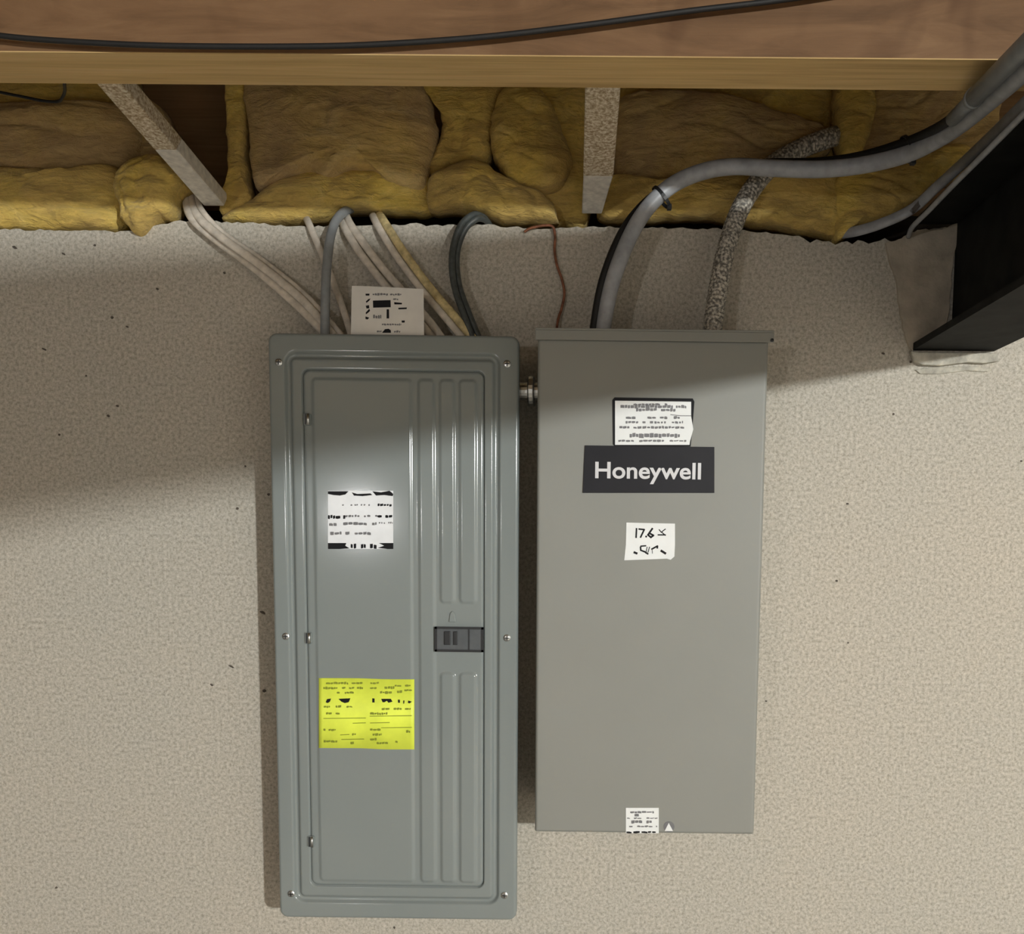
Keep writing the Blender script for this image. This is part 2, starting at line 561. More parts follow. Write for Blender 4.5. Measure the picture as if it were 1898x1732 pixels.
K = {}
batt('wide dusty yellow batt with a long bright roll beneath it at the far left', [
    (rect(-620, 130, 215, 260), 0.06, 0.02, 1, YELLOW, K),
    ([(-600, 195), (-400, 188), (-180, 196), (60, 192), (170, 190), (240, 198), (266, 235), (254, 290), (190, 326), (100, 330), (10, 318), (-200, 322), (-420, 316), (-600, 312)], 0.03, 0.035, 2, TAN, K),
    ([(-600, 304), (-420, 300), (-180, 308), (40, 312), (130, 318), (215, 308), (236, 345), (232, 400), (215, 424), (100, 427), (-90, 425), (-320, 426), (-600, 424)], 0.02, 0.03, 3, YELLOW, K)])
batt('small torn wad of yellow insulation hanging over the wall edge by the left brace', [
    ([(240, 302), (285, 288), (325, 300), (348, 340), (330, 362), (322, 402), (300, 408), (284, 420), (265, 440), (244, 428), (226, 392), (216, 340)], 0.0, 0.035, 4, YELLOW, dict(amp=0.013, freq=20))])
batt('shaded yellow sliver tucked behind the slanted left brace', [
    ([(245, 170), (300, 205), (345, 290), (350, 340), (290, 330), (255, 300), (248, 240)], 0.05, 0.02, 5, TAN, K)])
batt('narrow upright strip of yellow insulation between brown board and wide batt', [
    ([(424, 140), (460, 140), (459, 250), (461, 330), (468, 378), (440, 394), (408, 396), (424, 340), (423, 240)], 0.03, 0.022, 6, YELLOW, dict(amp=0.006))])
batt('wide yellow batt with wavy fold directly above the grey cable bend', [
    ([(410, 402), (465, 372), (530, 330), (600, 318), (690, 312), (790, 320), (798, 360), (796, 392), (700, 393), (645, 391), (612, 406), (500, 416), (425, 411)], 0.03, 0.028, 7, YELLOW, K),
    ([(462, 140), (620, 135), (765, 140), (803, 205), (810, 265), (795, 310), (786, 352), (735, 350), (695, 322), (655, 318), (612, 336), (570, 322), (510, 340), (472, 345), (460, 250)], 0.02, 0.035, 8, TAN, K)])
batt('crumpled yellow batt with bright lower roll left of the oval bulge', [
    ([(770, 140), (935, 140), (925, 200), (912, 260), (905, 296), (850, 312), (812, 338), (795, 320), (804, 290), (817, 250), (815, 205)], 0.04, 0.025, 9, YELLOW, K),
    ([(796, 330), (835, 310), (890, 300), (935, 330), (985, 350), (1012, 362), (1032, 398), (1022, 411), (930, 411), (890, 398), (840, 392), (800, 390), (790, 370)], 0.02, 0.035, 10, YELLOW, K)])
batt('oval yellow insulation bulge just left of the upright brace', [
    (rect(985, 138, 1090, 412), 0.06, 0.025, 11, YELLOW, K),
    ([(935, 166), (980, 156), (1020, 190), (1046, 250), (1060, 300), (1040, 344), (1000, 354), (950, 337), (915, 292), (908, 250), (915, 200)], 0.025, 0.035, 12, YELLOW, K)])
batt('long yellow batt with large brown hollow behind the arching grey cable', [
    (rect(1125, 135, 1570, 300), 0.075, 0.02, 13, YELLOW, K),
    ([(1118, 330), (1200, 335), (1300, 330), (1420, 318), (1545, 310), (1566, 370), (1560, 438), (1500, 432), (1400, 418), (1300, 403), (1200, 406), (1112, 402)], 0.025, 0.03, 14, YELLOW, K),
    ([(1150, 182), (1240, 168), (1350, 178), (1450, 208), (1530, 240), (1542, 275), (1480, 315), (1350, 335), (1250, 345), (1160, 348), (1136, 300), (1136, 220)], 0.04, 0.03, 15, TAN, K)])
batt('bunched yellow insulation at the right end beside the black beam', [
    (rect(1590, 138, 1850, 330), 0.05, 0.02, 16, TAN, K),
    ([(1556, 140), (1602, 140), (1622, 200), (1606, 262), (1590, 296), (1562, 296), (1548, 240)], 0.025, 0.03, 17, YELLOW, dict(amp=0.006)),
    ([(1556, 315), (1650, 308), (1760, 268), (1800, 280), (1725, 350), (1655, 402), (1585, 428), (1548, 448), (1545, 400)], 0.02, 0.025, 18, YELLOW, K)])

# ------------------------------------------------------------------ cross braces
def board(a, b, wv, tv):
    """board from a to b; wv, tv are the half width and half thickness vectors at a and b"""
    vs = []
    for p, (wd, th) in ((a, (wv[0], tv)), (b, (wv[1], tv))):
        vs += [p - wd - th, p + wd - th, p + wd + th, p - wd + th]
    return MB().add(vs, [(0, 1, 2, 3), (4, 7, 6, 5), (0, 4, 5, 1), (1, 5, 6, 2), (2, 6, 7, 3), (3, 7, 4, 0)])


a, b = P(196, 130, -0.34), P(401, 372, 0.015)
mid = a.lerp(b, 0.50)
br = empty('cross_brace', b)
tag(br, 'slanted whitewashed wooden brace descending to the white cables', 'brace')
wa = Vector((0.016, 0, 0))
th = Vector((0.0, 0.010, 0.012))
mbx = board(a - b, mid - b, (wa * 0.95, wa), th); mbx.build('upper_board', SPRAYED, br, bevel=0.002, label='brown length speckled with overspray')
mbx = board(mid - b, Vector((0, 0, 0)), (wa, wa * 1.05), th); mbx.build('lower_board', WHITED, br, bevel=0.002, label='length coated in pale overspray')
a, b = P(1119, 120, -0.345), P(1097, 388, 0.015)
mid = P(1109, 318, -0.10)
br = empty('cross_brace', b)
tag(br, 'upright wooden brace speckled above and white below, near the centre', 'brace')
wa = Vector((0.0225, 0, 0))
th = Vector((0, 0.008, 0.010))
board(a - b, mid - b, (wa, wa), th).build('upper_board', SPRAYED, br, bevel=0.002, label='brown length speckled with overspray')
board(mid - b, Vector((0, 0, 0)), (wa * 0.98, wa * 0.72), th).build('lower_board', WHITED, br, bevel=0.002, label='tapered white lower end')

# ------------------------------------------------------------------ load centre (left panel)
def measure(u0a, u0b, u1a, u1b, va, vb, Y):
    """angle of a hung box from its two photographed sides"""
    t = (P(u0a, va, Y) + P(u1a, va, Y)) / 2
    bt = (P(u0b, vb, Y) + P(u1b, vb, Y)) / 2
    d = t - bt
    return math.atan2(d.x, d.z) * 0.6


YP = -0.100
an = measure(497, 517, 965, 955, 620, 1702, YP)
op_ = P(733, 1160, YP)
FP = Frame(Vector((op_.x, 0, op_.z)), an)
panel = empty('breaker_panel', FP.o, an)
tag(panel, 'tall grey enamelled breaker panel with yellow sticker and ribbed hinged door', 'electrical panel')


def RP(u, v, Y=YP): return FP.loc(u, v, Y)


def sdround(x, z, r, rad):
    cx, cz = (r[0] + r[1]) / 2, (r[2] + r[3]) / 2
    hx, hz = (r[1] - r[0]) / 2 - rad, (r[3] - r[2]) / 2 - rad
    dx, dz = abs(x - cx) - hx, abs(z - cz) - hz
    return math.hypot(max(dx, 0), max(dz, 0)) + min(max(dx, dz), 0) - rad


def step(sd, wdt):
    t = min(1, max(0, 0.5 - sd / wdt))
    return t * t * (3 - 2 * t)


def rlocal(ul, ur, vt, vb, um=730, vm=1500):
    return (RP(ul, vm).x, RP(ur, vm).x, RP(um, vb).z, RP(um, vt).z)


def fit(lo, hi, base, marks, fine, half):
    """grid coordinates: coarse spacing with fine spacing near the marks"""
    s = set()
    n = max(2, int((hi - lo) / base))
    for k in range(n + 1): s.add(round(lo + (hi - lo) * k / n, 5))
    for m in marks:
        k = -half
        while k <= half:
            x = m + k
            if lo < x < hi: s.add(round(x, 5))
            k += fine
    out = sorted(s)
    res = [out[0]]
    for x in out[1:]:
        if x - res[-1] > fine * 0.45: res.append(x)
    res[-1] = hi
    return res


def sheet(r, rad, H, y0, xm, zm, skirt, base=0.012):
    """pressed sheet: height field H(x, z) over rounded rectangle r, rolled edges, skirt depth"""
    xs = fit(r[0], r[1], base, list(xm) + [r[0], r[1]], 0.0011, 0.0105)
    zs = fit(r[2], r[3], base, list(zm) + [r[2], r[3]], 0.0011, 0.0105)
    roll = 0.005

    def pt(x, z):
        cx = min(max(x, r[0] + rad), r[1] - rad)
        cz = min(max(z, r[2] + rad), r[3] - rad)
        dx, dz = x - cx, z - cz
        # squircle mapping of the corner square to the corner disc
        if dx and dz:
            m = max(abs(dx), abs(dz))
            l = math.hypot(dx, dz)
            dx, dz = dx * m / l, dz * m / l
        return cx + dx, cz + dz
    vs, fs = [], []
    for x in xs:
        for z in zs:
            X, Z = pt(x, z)
            e = max(0.0, -sdround(X, Z, r, rad))
            drop = roll - math.sqrt(max(0, roll ** 2 - max(0, roll - e) ** 2)) if e < roll else 0
            vs.append(Vector((X, y0 - H(X, Z) + drop, Z)))
    nz = len(zs)
    for i in range(len(xs) - 1):
        for k in range(nz - 1):
            fs.append((i * nz + k, (i + 1) * nz + k, (i + 1) * nz + k + 1, i * nz + k + 1))
    loop = [i * nz for i in range(len(xs))] + [(len(xs) - 1) * nz + k for k in range(1, nz)] + \
           [i * nz + nz - 1 for i in range(len(xs) - 2, -1, -1)] + [k for k in range(nz - 2, 0, -1)]
    b = len(vs)
    for i in loop:
        vs.append(Vector((vs[i].x, y0 + roll + skirt, vs[i].z)))
    n = len(loop)
    for k in range(n):
        fs.append((loop[k], loop[(k + 1) % n], b + (k + 1) % n, b + k))
    return MB().add(vs, fs)


tl, tr_, bl, brr = RP(497, 620), RP(965, 619), RP(517, 1703), RP(955, 1706)
RC = ((tl.x + bl.x) / 2, (tr_.x + brr.x) / 2, (bl.z + brr.z) / 2, (tl.z + tr_.z) / 2)
R1 = rlocal(549, 918, 661, 1669)
R2 = rlocal(573, 897, 686, 1645)
RD = (R2[0] + 0.0009, R2[1] - 0.0009, R2[2] + 0.0009, R2[3] - 0.0009)


def Hcover(x, z):
    s1 = sdround(x, z, R1, 0.012)
    h = -0.0055 * math.exp(-abs(s1 / 0.0046) ** 3)                 # pressed channel round the door opening
    h -= 0.006 * step(sdround(x, z, R2, 0.012), 0.0014)
    return h


MB().box(RC[0] + 0.008, RC[1] - 0.010, -0.086, -0.0005, RC[2] + 0.010, RC[3] - 0.010).build('cabinet', ENAMEL, panel, bevel=0.003)
sheet(RC, 0.014, Hcover, YP, (R1[0], R1[1], R2[0], R2[1]), (R1[2], R1[3], R2[2], R2[3]), 0.008).build('cover', ENAMEL, panel, True)

A_ = rlocal(592, 766, 704, 1634)
B_ = rlocal(780, 807, 704, 1634)
C1 = rlocal(818, 843, 704, 1116)
D1 = rlocal(853, 882, 704, 1116)
C2 = rlocal(818, 843, 1247, 1634)
D2 = rlocal(853, 882, 1247, 1634)
ARW = rlocal(833, 846, 1131, 1152)


def Hdoor(x, z):
    h = 0.0
    for r, hh in ((A_, 0.0022), (B_, 0.0026), (C1, 0.0026), (D1, 0.0026), (C2, 0.0026), (D2, 0.0026)):
        h += hh * step(sdround(x, z, r, 0.006), 0.0065)
    return h


door = sheet(RD, 0.012, Hdoor, YP + 0.001, [q for r in (A_, B_, C1, D1) for q in r[:2]],
             [q for r in (A_, C1, C2) for q in r[2:]], 0.003).build('door', ENAMEL, panel, True)
# embossed arrow, latch, hinges
yd = YP + 0.001
MB().prism([(ARW[0], yd - 0.0005, ARW[2]), (ARW[0] + 0.002, yd - 0.0005, ARW[3] - 0.004), ((ARW[0] + ARW[1]) / 2, yd - 0.0005, ARW[3]),
            (ARW[1] - 0.002, yd - 0.0005, ARW[3] - 0.004), (ARW[1], yd - 0.0005, ARW[2])], (0, -0.0022, 0)).build('embossed_arrow', ENAMEL, door, bevel=0.001)
LT = (RP(807, 1185).x, RP(897, 1185).x, RP(850, 1208).z, RP(850, 1162).z)
latch = MB()
latch.box(LT[0], LT[1], yd - 0.006, yd - 0.001, LT[2], LT[3])
lt = latch.build('latch', DARKPLASTIC, panel, bevel=0.0012, label='charcoal plastic latch with black thumb slider')
fr = MB()
e = 0.0035
yl = yd - 0.0062
for (x0, x1, z0, z1) in ((LT[0], LT[1], LT[3] - e, LT[3]), (LT[0], LT[1], LT[2], LT[2] + e), (LT[0], LT[0] + e, LT[2], LT[3]), (LT[1] - e, LT[1], LT[2], LT[3])):
    fr.box(x0, x1, yl - 0.0012, yl + 0.001, z0, z1)
fr.build('rim', BLACKPLASTIC, lt)
for u0, u1 in ((825, 836), (842, 849)):
    x0, x1 = RP(u0, 1185).x, RP(u1, 1185).x
    MB().box(x0, x1, yl - 0.003, yl, RP(840, 1195).z, RP(840, 1170).z).build('slider_ridge', BLACKPLASTIC, lt, bevel=0.0006)
x0 = RP(870, 1185).x
MB().box(x0 - 0.001, x0 + 0.001, yl - 0.0008, yl, LT[2] + e, LT[3] - e).build('seam', BLACKPLASTIC, lt)

for (u, v) in ((571, 778), (573, 1183), (578, 1560)):
    c = RP(u, v)
    h = MB().box(c.x - 0.0065, c.x + 0.0045, yd - 0.004, yd + 0.002, c.z - 0.009, c.z + 0.009).build('hinge', ENAMEL, panel, bevel=0.0015)
    vs = [Vector((c.x + 0.001, yd - 0.004, c.z - 0.0085)), Vector((c.x + 0.001, yd - 0.004, c.z)), Vector((c.x + 0.001, yd - 0.004, c.z + 0.0085))]
    tube(MB(), vs, 0.0026, n=10).build('hinge_pin', STEEL, h, True)
    MB().box(c.x - 0.0042, c.x - 0.0022, yd - 0.0046, yd - 0.002, c.z - 0.008, c.z + 0.008).build('hinge_slot', BLACKPLASTIC, h)


def screw(fr_, u, v, Y, parent, r=0.0055, cross=True):
    c = fr_.loc(u, v, Y)
    s = MB().disc((c.x, c.z), r, Y + 0.001, Y - 0.0015, 18, 0.0012).build('screw', STEEL, parent, False)
    m = MB()
    m.box(c.x - r * 0.7, c.x + r * 0.7, Y - 0.0030, Y - 0.0022, c.z - r * 0.13, c.z + r * 0.13)
    if cross: m.box(c.x - r * 0.13, c.x + r * 0.13, Y - 0.0030, Y - 0.0022, c.z - r * 0.7, c.z + r * 0.7)
    m.build('screw_slot', BLACKPLASTIC, s)


for (u, v) in ((517, 672), (940, 675), (530, 1180), (940, 1183), (540, 1657), (935, 1660)):
    screw(FP, u, v, YP, panel)


# ------------------------------------------------------------------ stickers and print
def quad(fr_, pts, Y, th=0.0004):
    return MB().prism([fr_.loc(u, v, Y) for u, v in pts], (0, -th, 0))


def smear(rng, mb, fr_, u0, u1, v0, v1, Y, wmin=3, wmax=12, gap=2.5, fill=0.85):
    """a row of illegible small print: irregular short strokes between u0 and u1"""
    u = u0
    while u < u1:
        wd = min(rng.uniform(wmin, wmax), u1 - u)
        if wd > 0.8 and rng.random() < fill:
            s = rng.uniform(-0.8, 0.8)
            a = v0 + rng.uniform(0, (v1 - v0) * 0.3)
            b = v1 - rng.uniform(0, (v1 - v0) * 0.25)
            pts = [(u, a), (u + wd * 0.5, a - rng.uniform(0, 0.8)), (u + wd, a + s), (u + wd, b + s), (u + wd * 0.4, b + rng.uniform(0, 0.8)), (u, b)]
            mb.prism([fr_.loc(x, y, Y) for x, y in pts], (0, -0.00012, 0))
        u += wd + rng.uniform(0.6, gap)


def stroke(mb, fr_, pts, wpx, Y):
    """pen stroke along pixel points"""
    for (a, b) in zip(pts, pts[1:]):
        d = Vector((b[0] - a[0], b[1] - a[1]))
        if d.length < 0.01: continue
        d.normalize()
        nrm = Vector((-d.y, d.x)) * wpx / 2
        a2 = Vector(a) - d * wpx * 0.3
        b2 = Vector(b) + d * wpx * 0.3
        q = [a2 + nrm, b2 + nrm, b2 - nrm, a2 - nrm]
        mb.prism([fr_.loc(x.x, x.y, Y) for x in q], (0, -0.00012, 0))


rng = random.Random(11)
YS = YP + 0.001 - 0.0024
# silver and black data sticker
s = quad(FP, [(608, 910), (729, 910), (729, 1018), (608, 1018)], YS).build('data_sticker', SILVERLABEL, panel, label='glossy silver sticker with black header and footer bands')
Y1 = YS - 0.00045
m = MB()
for pts in ([(608, 911), (646, 911), (640, 917), (630, 919), (618, 918), (608, 916)], [(652, 913), (662, 916), (687, 915), (690, 918), (672, 920), (656, 919)],
            [(690, 911), (706, 913), (722, 910), (729, 916), (728, 920), (712, 918), (697, 919)],
            [(608, 1007), (642, 1007), (640, 1012), (648, 1017), (630, 1018), (608, 1018)], [(702, 1007), (729, 1007), (729, 1018), (718, 1018), (700, 1016), (712, 1012)]):
    m.prism([FP.loc(u, v, Y1) for u, v in pts], (0, -0.00012, 0))
smear(rng, m, FP, 650, 700, 1008, 1017, Y1, 2, 6, 3)
smear(rng, m, FP, 608, 640, 955, 962, Y1, 3, 9, 1.2)
smear(rng, m, FP, 700, 728, 954, 960, Y1, 4, 10, 1)
smear(rng, m, FP, 700, 728, 934, 939, Y1, 3, 6, 1.5)
m.build('print', INK, s)
m = MB()
smear(rng, m, FP, 608, 620, 934, 939, Y1, 3, 7, 1.5)
smear(rng, m, FP, 626, 690, 935, 938, Y1, 2, 4, 6, 0.7)
smear(rng, m, FP, 640, 700, 955, 959, Y1, 3, 6, 3)
smear(rng, m, FP, 610, 627, 970, 975, Y1, 5, 10, 1)
smear(rng, m, FP, 636, 698, 968, 974, Y1, 3, 9, 1.2)
smear(rng, m, FP, 702, 728, 968, 971, Y1, 2, 4, 2.5)
smear(rng, m, FP, 612, 633, 986, 992, Y1, 4, 9, 1.2)
smear(rng, m, FP, 640, 696, 986, 992, Y1, 4, 9, 1.2)
m.build('faint_print', GREYINK, s)

# yellow inspection sticker, gently wavy
ys = MB()
N = 24
vs, fs = [], []
for i in range(N + 1):
    t = i / N
    u = 591 + (768 - 591) * t
    sag = 2.2 * (1 / (1 + math.exp(-(t - 0.55) * 14)))
    for v, k in ((1257.5 + sag, 0), (1387 + sag * 1.2, 1)):
        p = FP.loc(u, v, YS)
        vs.append(Vector((p.x, YS - 0.0004 - 0.0007 * math.sin(t * PI * 2.2) ** 2, p.z)))
for i in range(N):
    fs.append((2 * i, 2 * i + 1, 2 * i + 3, 2 * i + 2))
b = len(vs)
vs += [Vector((p.x, YS + 0.0002, p.z)) for p in vs]
fs += [(b + 2 * i, b + 2 * i + 2, b + 2 * i + 3, b + 2 * i + 1) for i in range(N)]
fs += [(2 * i, 2 * i + 2, b + 2 * i + 2, b + 2 * i) for i in range(N)] + [(2 * i + 1, b + 2 * i + 1, b + 2 * i + 3, 2 * i + 3) for i in range(N)]
fs += [(0, b, b + 1, 1), (2 * N, 2 * N + 1, b + 2 * N + 1, b + 2 * N)]
s = ys.add(vs, fs).build('inspection_sticker', YELLOWLABEL, panel, True, label='bright yellow sticker printed in two columns')
Y2 = YS - 0.0013
m = MB()
sx_ = lambda x: 580 + x * 200 / 1898
sy_ = lambda y: 1240 + y * 200 / 1898
for pts in ([(225, 590), (250, 535), (320, 525), (300, 580), (260, 605)], [(450, 530), (560, 525), (660, 520), (630, 590), (560, 605), (500, 580)],
            [(1045, 520), (1085, 525), (1085, 595), (1045, 595)], [(1200, 530), (1370, 530), (1400, 580), (1330, 600), (1300, 565), (1260, 590), (1225, 590)],
            [(1495, 545), (1530, 545), (1530, 600), (1500, 600)], [(1590, 560), (1612, 560), (1605, 615), (1590, 615)], [(1680, 560), (1740, 580), (1700, 610), (1670, 600)]):
    m.prism([FP.loc(sx_(u), sy_(v), Y2) for u, v in pts], (0, -0.00012, 0))
m.build('bold_print', INK, s)
m = MB()
for (x0, x1, y0, y1, f) in ((230, 620, 235, 275, 1), (680, 890, 235, 270, .8), (1010, 1160, 235, 270, .9), (185, 430, 320, 360, 1), (510, 880, 320, 355, .6), (1005, 1120, 320, 360, 1),
                            (1180, 1440, 310, 355, .95), (1440, 1560, 280, 320, .9), (1620, 1730, 280, 315, 1), (420, 470, 395, 440, 1), (560, 720, 400, 440, 1), (1180, 1390, 395, 440, .9),
                            (1480, 1570, 385, 435, .8), (1610, 1740, 365, 395, .8), (190, 300, 650, 690, 1), (400, 500, 645, 690, 1), (590, 720, 650, 685, .7), (1210, 1360, 685, 730, .9),
                            (1420, 1560, 685, 725, .9), (1620, 1720, 690, 730, .9), (230, 330, 770, 808, .9), (400, 470, 770, 808, 1), (1005, 1310, 770, 812, 1), (185, 400, 1055, 1095, .9),
                            (1005, 1190, 1055, 1092, 1), (1050, 1210, 1138, 1180, .9), (690, 760, 1140, 1172, 1), (1005, 1120, 1222, 1260, 1), (190, 430, 1260, 1300, 1), (1450, 1495, 1260, 1310, 1),
                            (660, 730, 1290, 1330, .9), (1120, 1380, 1290, 1330, .5), (1640, 1710, 1085, 1125, .9)):
    smear(rng, m, FP, sx_(x0), sx_(x1), sy_(y0), sy_(y1), Y2, 2.5, 8, 1.0, f)
for (x0, x1, y) in ((185, 930, 870), (1000, 1740, 830), (700, 930, 955), (1005, 1350, 950), (1200, 1740, 1035), (500, 900, 1240), (480, 640, 1160)):
    m.prism([FP.loc(sx_(u), sy_(v), Y2) for u, v in ((x0, y), (x1, y - 8), (x1, y + 4), (x0, y + 12))], (0, -0.00012, 0))
m.build('print', OLIVEINK, s)

# ------------------------------------------------------------------ transfer switch (right panel)
YT = -0.150
an2 = measure(997, 990, 1427, 1396, 622, 1545, YT)
o2 = P(1203, 1080, YT)
FT = Frame(Vector((o2.x, 0, o2.z)), an2)
sw = empty('transfer_switch', FT.o, an2)
tag(sw, 'flat beige grey transfer switch box with black name plate and overhanging top lip', 'electrical panel')


def T(u, v, Y=YT): return FT.loc(u, v, Y)


tl, tr_, bl, brr = T(998, 620), T(1427, 622), T(990, 1543), T(1396, 1548)
RT = ((tl.x + bl.x) / 2, (tr_.x + brr.x) / 2, (bl.z + brr.z) / 2, (tl.z + tr_.z) / 2)
MB().box(RT[0] + 0.004, RT[1] - 0.004, YT + 0.014, -0.0005, RT[2] + 0.006, RT[3] - 0.001).build('enclosure', POWDER, sw, bevel=0.002)
sheet((RT[0], RT[1], RT[2], RT[3] - 0.006), 0.003, lambda x, z: 0.0, YT, (), (), 0.010, base=0.05).build('cover', POWDER, sw, True)
lipz0, lipz1 = T(1210, 634).z, T(1210, 612).z
lx0, lx1 = T(993, 612).x, T(1434, 612).x
m = MB()
m.box(lx0, lx1, YT - 0.007, -0.0005, lipz1 - 0.003, lipz1)
m.box(lx0, lx1, YT - 0.007, YT - 0.0045, lipz0, lipz1 - 0.003)
m.build('top_lip', POWDER, sw, bevel=0.0008, label='folded rain lip over the cover')
c = T(1431, 631, YT - 0.007)
MB().disc((c.x, c.z), 0.0025, YT - 0.006, YT - 0.0085, 12, 0.0006).build('lip_rivet', BLACKPLASTIC, sw)

YS2 = YT - 0.0002
# warning label on a black backing, right edge torn
s = quad(FT, [(1139, 737), (1284, 739), (1287, 745), (1283, 800), (1280, 828), (1140, 828), (1136, 824), (1135, 742)], YS2, 0.0005).build('warning_label', INK, sw, label='black bordered white warning label with torn right edge')
quad(FT, [(1140, 743), (1281, 745), (1281, 772), (1284, 790), (1285, 796), (1279, 818), (1278, 825), (1140, 825)], YS2 - 0.0005, 0.0003).build('label_face', WHITELABEL, s)
Y3 = YS2 - 0.00085
m = MB()
smear(rng, m, FT, 1150, 1272, 751, 757, Y3, 3, 8, 1.0)
smear(rng, m, FT, 1172, 1252, 757, 763, Y3, 4, 9, 0.9)
smear(rng, m, FT, 1174, 1246, 748, 752, Y3, 4, 9, 0.9)
smear(rng, m, FT, 1160, 1260, 772, 777, Y3, 5, 14, 1.0)
smear(rng, m, FT, 1152, 1266, 781, 785.5, Y3, 3, 7, 2.5)
smear(rng, m, FT, 1148, 1268, 790, 795, Y3, 4, 9, 1.6)
smear(rng, m, FT, 1158, 1260, 803, 812, Y3, 4, 10, 0.9)
smear(rng, m, FT, 1146, 1272, 815.5, 819.5, Y3, 4, 9, 1.6)
m.build('print', GREYINK, s)
m = MB()
stroke(m, FT, [(1243, 769), (1262, 771), (1281, 771)], 1.4, Y3)
m.build('crease', GREYINK, s)

# name plate with lettering
plate = quad(FT, [(1084, 826), (1324, 829), (1324, 914), (1080, 914)], YS2 - 0.0006, 0.0012).build('name_plate', PLATE, sw, bevel=0.0003, label='black name plate with silver lettering')


def text(s, parent, fr_, u0, u1, vbase, vtop_cap, Y, mat, bold=0.019, name='lettering'):
    cu = bpy.data.curves.new('lettering', 'FONT')
    cu.body = s
    cu.size = 1.0
    cu.offset = bold
    cu.fill_mode = 'BOTH'
    cu.extrude = 0.01
    ob = bpy.data.objects.new('lettering', cu)
    COL.objects.link(ob)
    bpy.context.view_layer.update()
    me = bpy.data.meshes.new_from_object(ob.evaluated_get(bpy.context.evaluated_depsgraph_get()))
    COL.objects.unlink(ob)
    bpy.data.objects.remove(ob)
    xs = [v.co.x for v in me.vertices]
    x0, x1 = min(xs), max(xs)
    cap = 0.729
    a, b_, t = fr_.loc(u0, vbase, Y), fr_.loc(u1, vbase, Y), fr_.loc(u0, vtop_cap, Y)
    sxx = (b_.x - a.x) / (x1 - x0)
    szz = (t.z - a.z) / cap
    for v in me.vertices:
        v.co = Vector((a.x + (v.co.x - x0) * sxx, Y - (0.0004 if v.co.z > 0 else -0.0002), a.z + v.co.y * szz))
    me.materials.clear()
    me.materials.append(mat)
    o = bpy.data.objects.new(name, me)
    COL.objects.link(o)
    o.parent = parent
    return o


text('Honeywell', plate, FT, 1103, 1299, 886, 855, YS2 - 0.0019, SILVERINK)

# handwritten note
s = quad(FT, [(1161, 969), (1251, 971), (1251, 1010), (1250, 1032), (1243, 1038), (1236, 1036), (1157, 1039), (1160, 1010)], YS2, 0.0005).build('handwritten_note', WHITELABEL, sw, label='small white note with black handwriting')
Y4 = YS2 - 0.00055
m = MB()
ux = lambda x: 1040 + x * 320 / 1630
vy = lambda y: 720 + y * 340 / 1732
for pts, wd in (([(712, 1325), (708, 1410)], 3), ([(735, 1330), (785, 1335), (750, 1408)], 3), ([(800, 1400), (806, 1402)], 3.4), ([(862, 1325), (820, 1385), (848, 1408), (872, 1390), (835, 1370)], 3.4),
                ([(925, 1335), (945, 1360), (985, 1330)], 1.8), ([(915, 1385), (985, 1385)], 2.4), ([(950, 1360), (985, 1390)], 2),
                ([(750, 1500), (752, 1530), (790, 1545), (820, 1565)], 3), ([(752, 1492), (800, 1488)], 2.6), ([(812, 1500), (800, 1560)], 1.6), ([(835, 1500), (820, 1550)], 1.6),
                ([(855, 1520), (910, 1490), (908, 1510)], 3), ([(690, 1550), (715, 1560)], 4), ([(860, 1530), (862, 1560)], 1.2), ([(945, 1535), (985, 1560)], 4.2)):
    stroke(m, FT, [(ux(x), vy(y)) for x, y in pts], wd, Y4)
m.build('handwriting', INK, s)

# small sticker on the lower edge and the triangle mark
s = quad(FT, [(1160, 1498), (1221, 1498), (1221, 1545), (1160, 1545)], YS2, 0.0005).build('rating_sticker', WHITELABEL, sw, label='small white sticker on the lower edge')
m = MB()
smear(rng, m, FT, 1168, 1212, 1504, 1508, Y4, 4, 10, 0.8)
smear(rng, m, FT, 1176, 1208, 1509, 1514, Y4, 4, 9, 0.6)
smear(rng, m, FT, 1162, 1220, 1516, 1518.5, Y4, 5, 9, 0.8)
smear(rng, m, FT, 1170, 1208, 1521, 1527, Y4, 4, 9, 0.6)
smear(rng, m, FT, 1166, 1218, 1531, 1534, Y4, 4, 9, 0.6)
m.build('print', GREYINK, s)
m = MB()
smear(rng, m, FT, 1161, 1218, 1541, 1545, Y4, 5, 12, 4)
m.build('footer_print', INK, s)
c = T(1240, 1533)
rad = 0.0085
m = MB().disc((c.x, c.z), rad, YS2 + 0.0002, YS2 - 0.0004, 24, 0.0)
d = m.build('triangle_mark', GREYINK, sw, label='white triangle on a dark round mark')
MB().prism([T(1239.5, 1526, YS2 - 0.0006), T(1247.5, 1541, YS2 - 0.0006), T(1232, 1541, YS2 - 0.0006)], (0, -0.0003, 0)).build('triangle', WHITELABEL, d)

# short conduit nipple between the two boxes
za = P(985, 726, -0.06)
nip = empty('conduit_nipple', (za.x, -0.06, za.z))
tag(nip, 'short zinc conduit nipple joining the two grey boxes', 'conduit fitting')
xa = (FP.o + Vector((RC[1] - 0.010, 0, 0))).x - za.x
xb = (FT.o + Vector((RT[0] + 0.004, 0, 0))).x - za.x


def xcyl(x0, x1, r, n=20):
    vs, fs = [], []
    for x in (x0, x1):
        for k in range(n):
            a = 2 * PI * k / n
            vs.append((x, r * math.cos(a), r * math.sin(a)))
    fs = [(k, (k + 1) % n, n + (k + 1) % n, n + k) for k in range(n)] + [tuple(range(n)), tuple(range(2 * n - 1, n - 1, -1))]
    return MB().add(vs, fs)


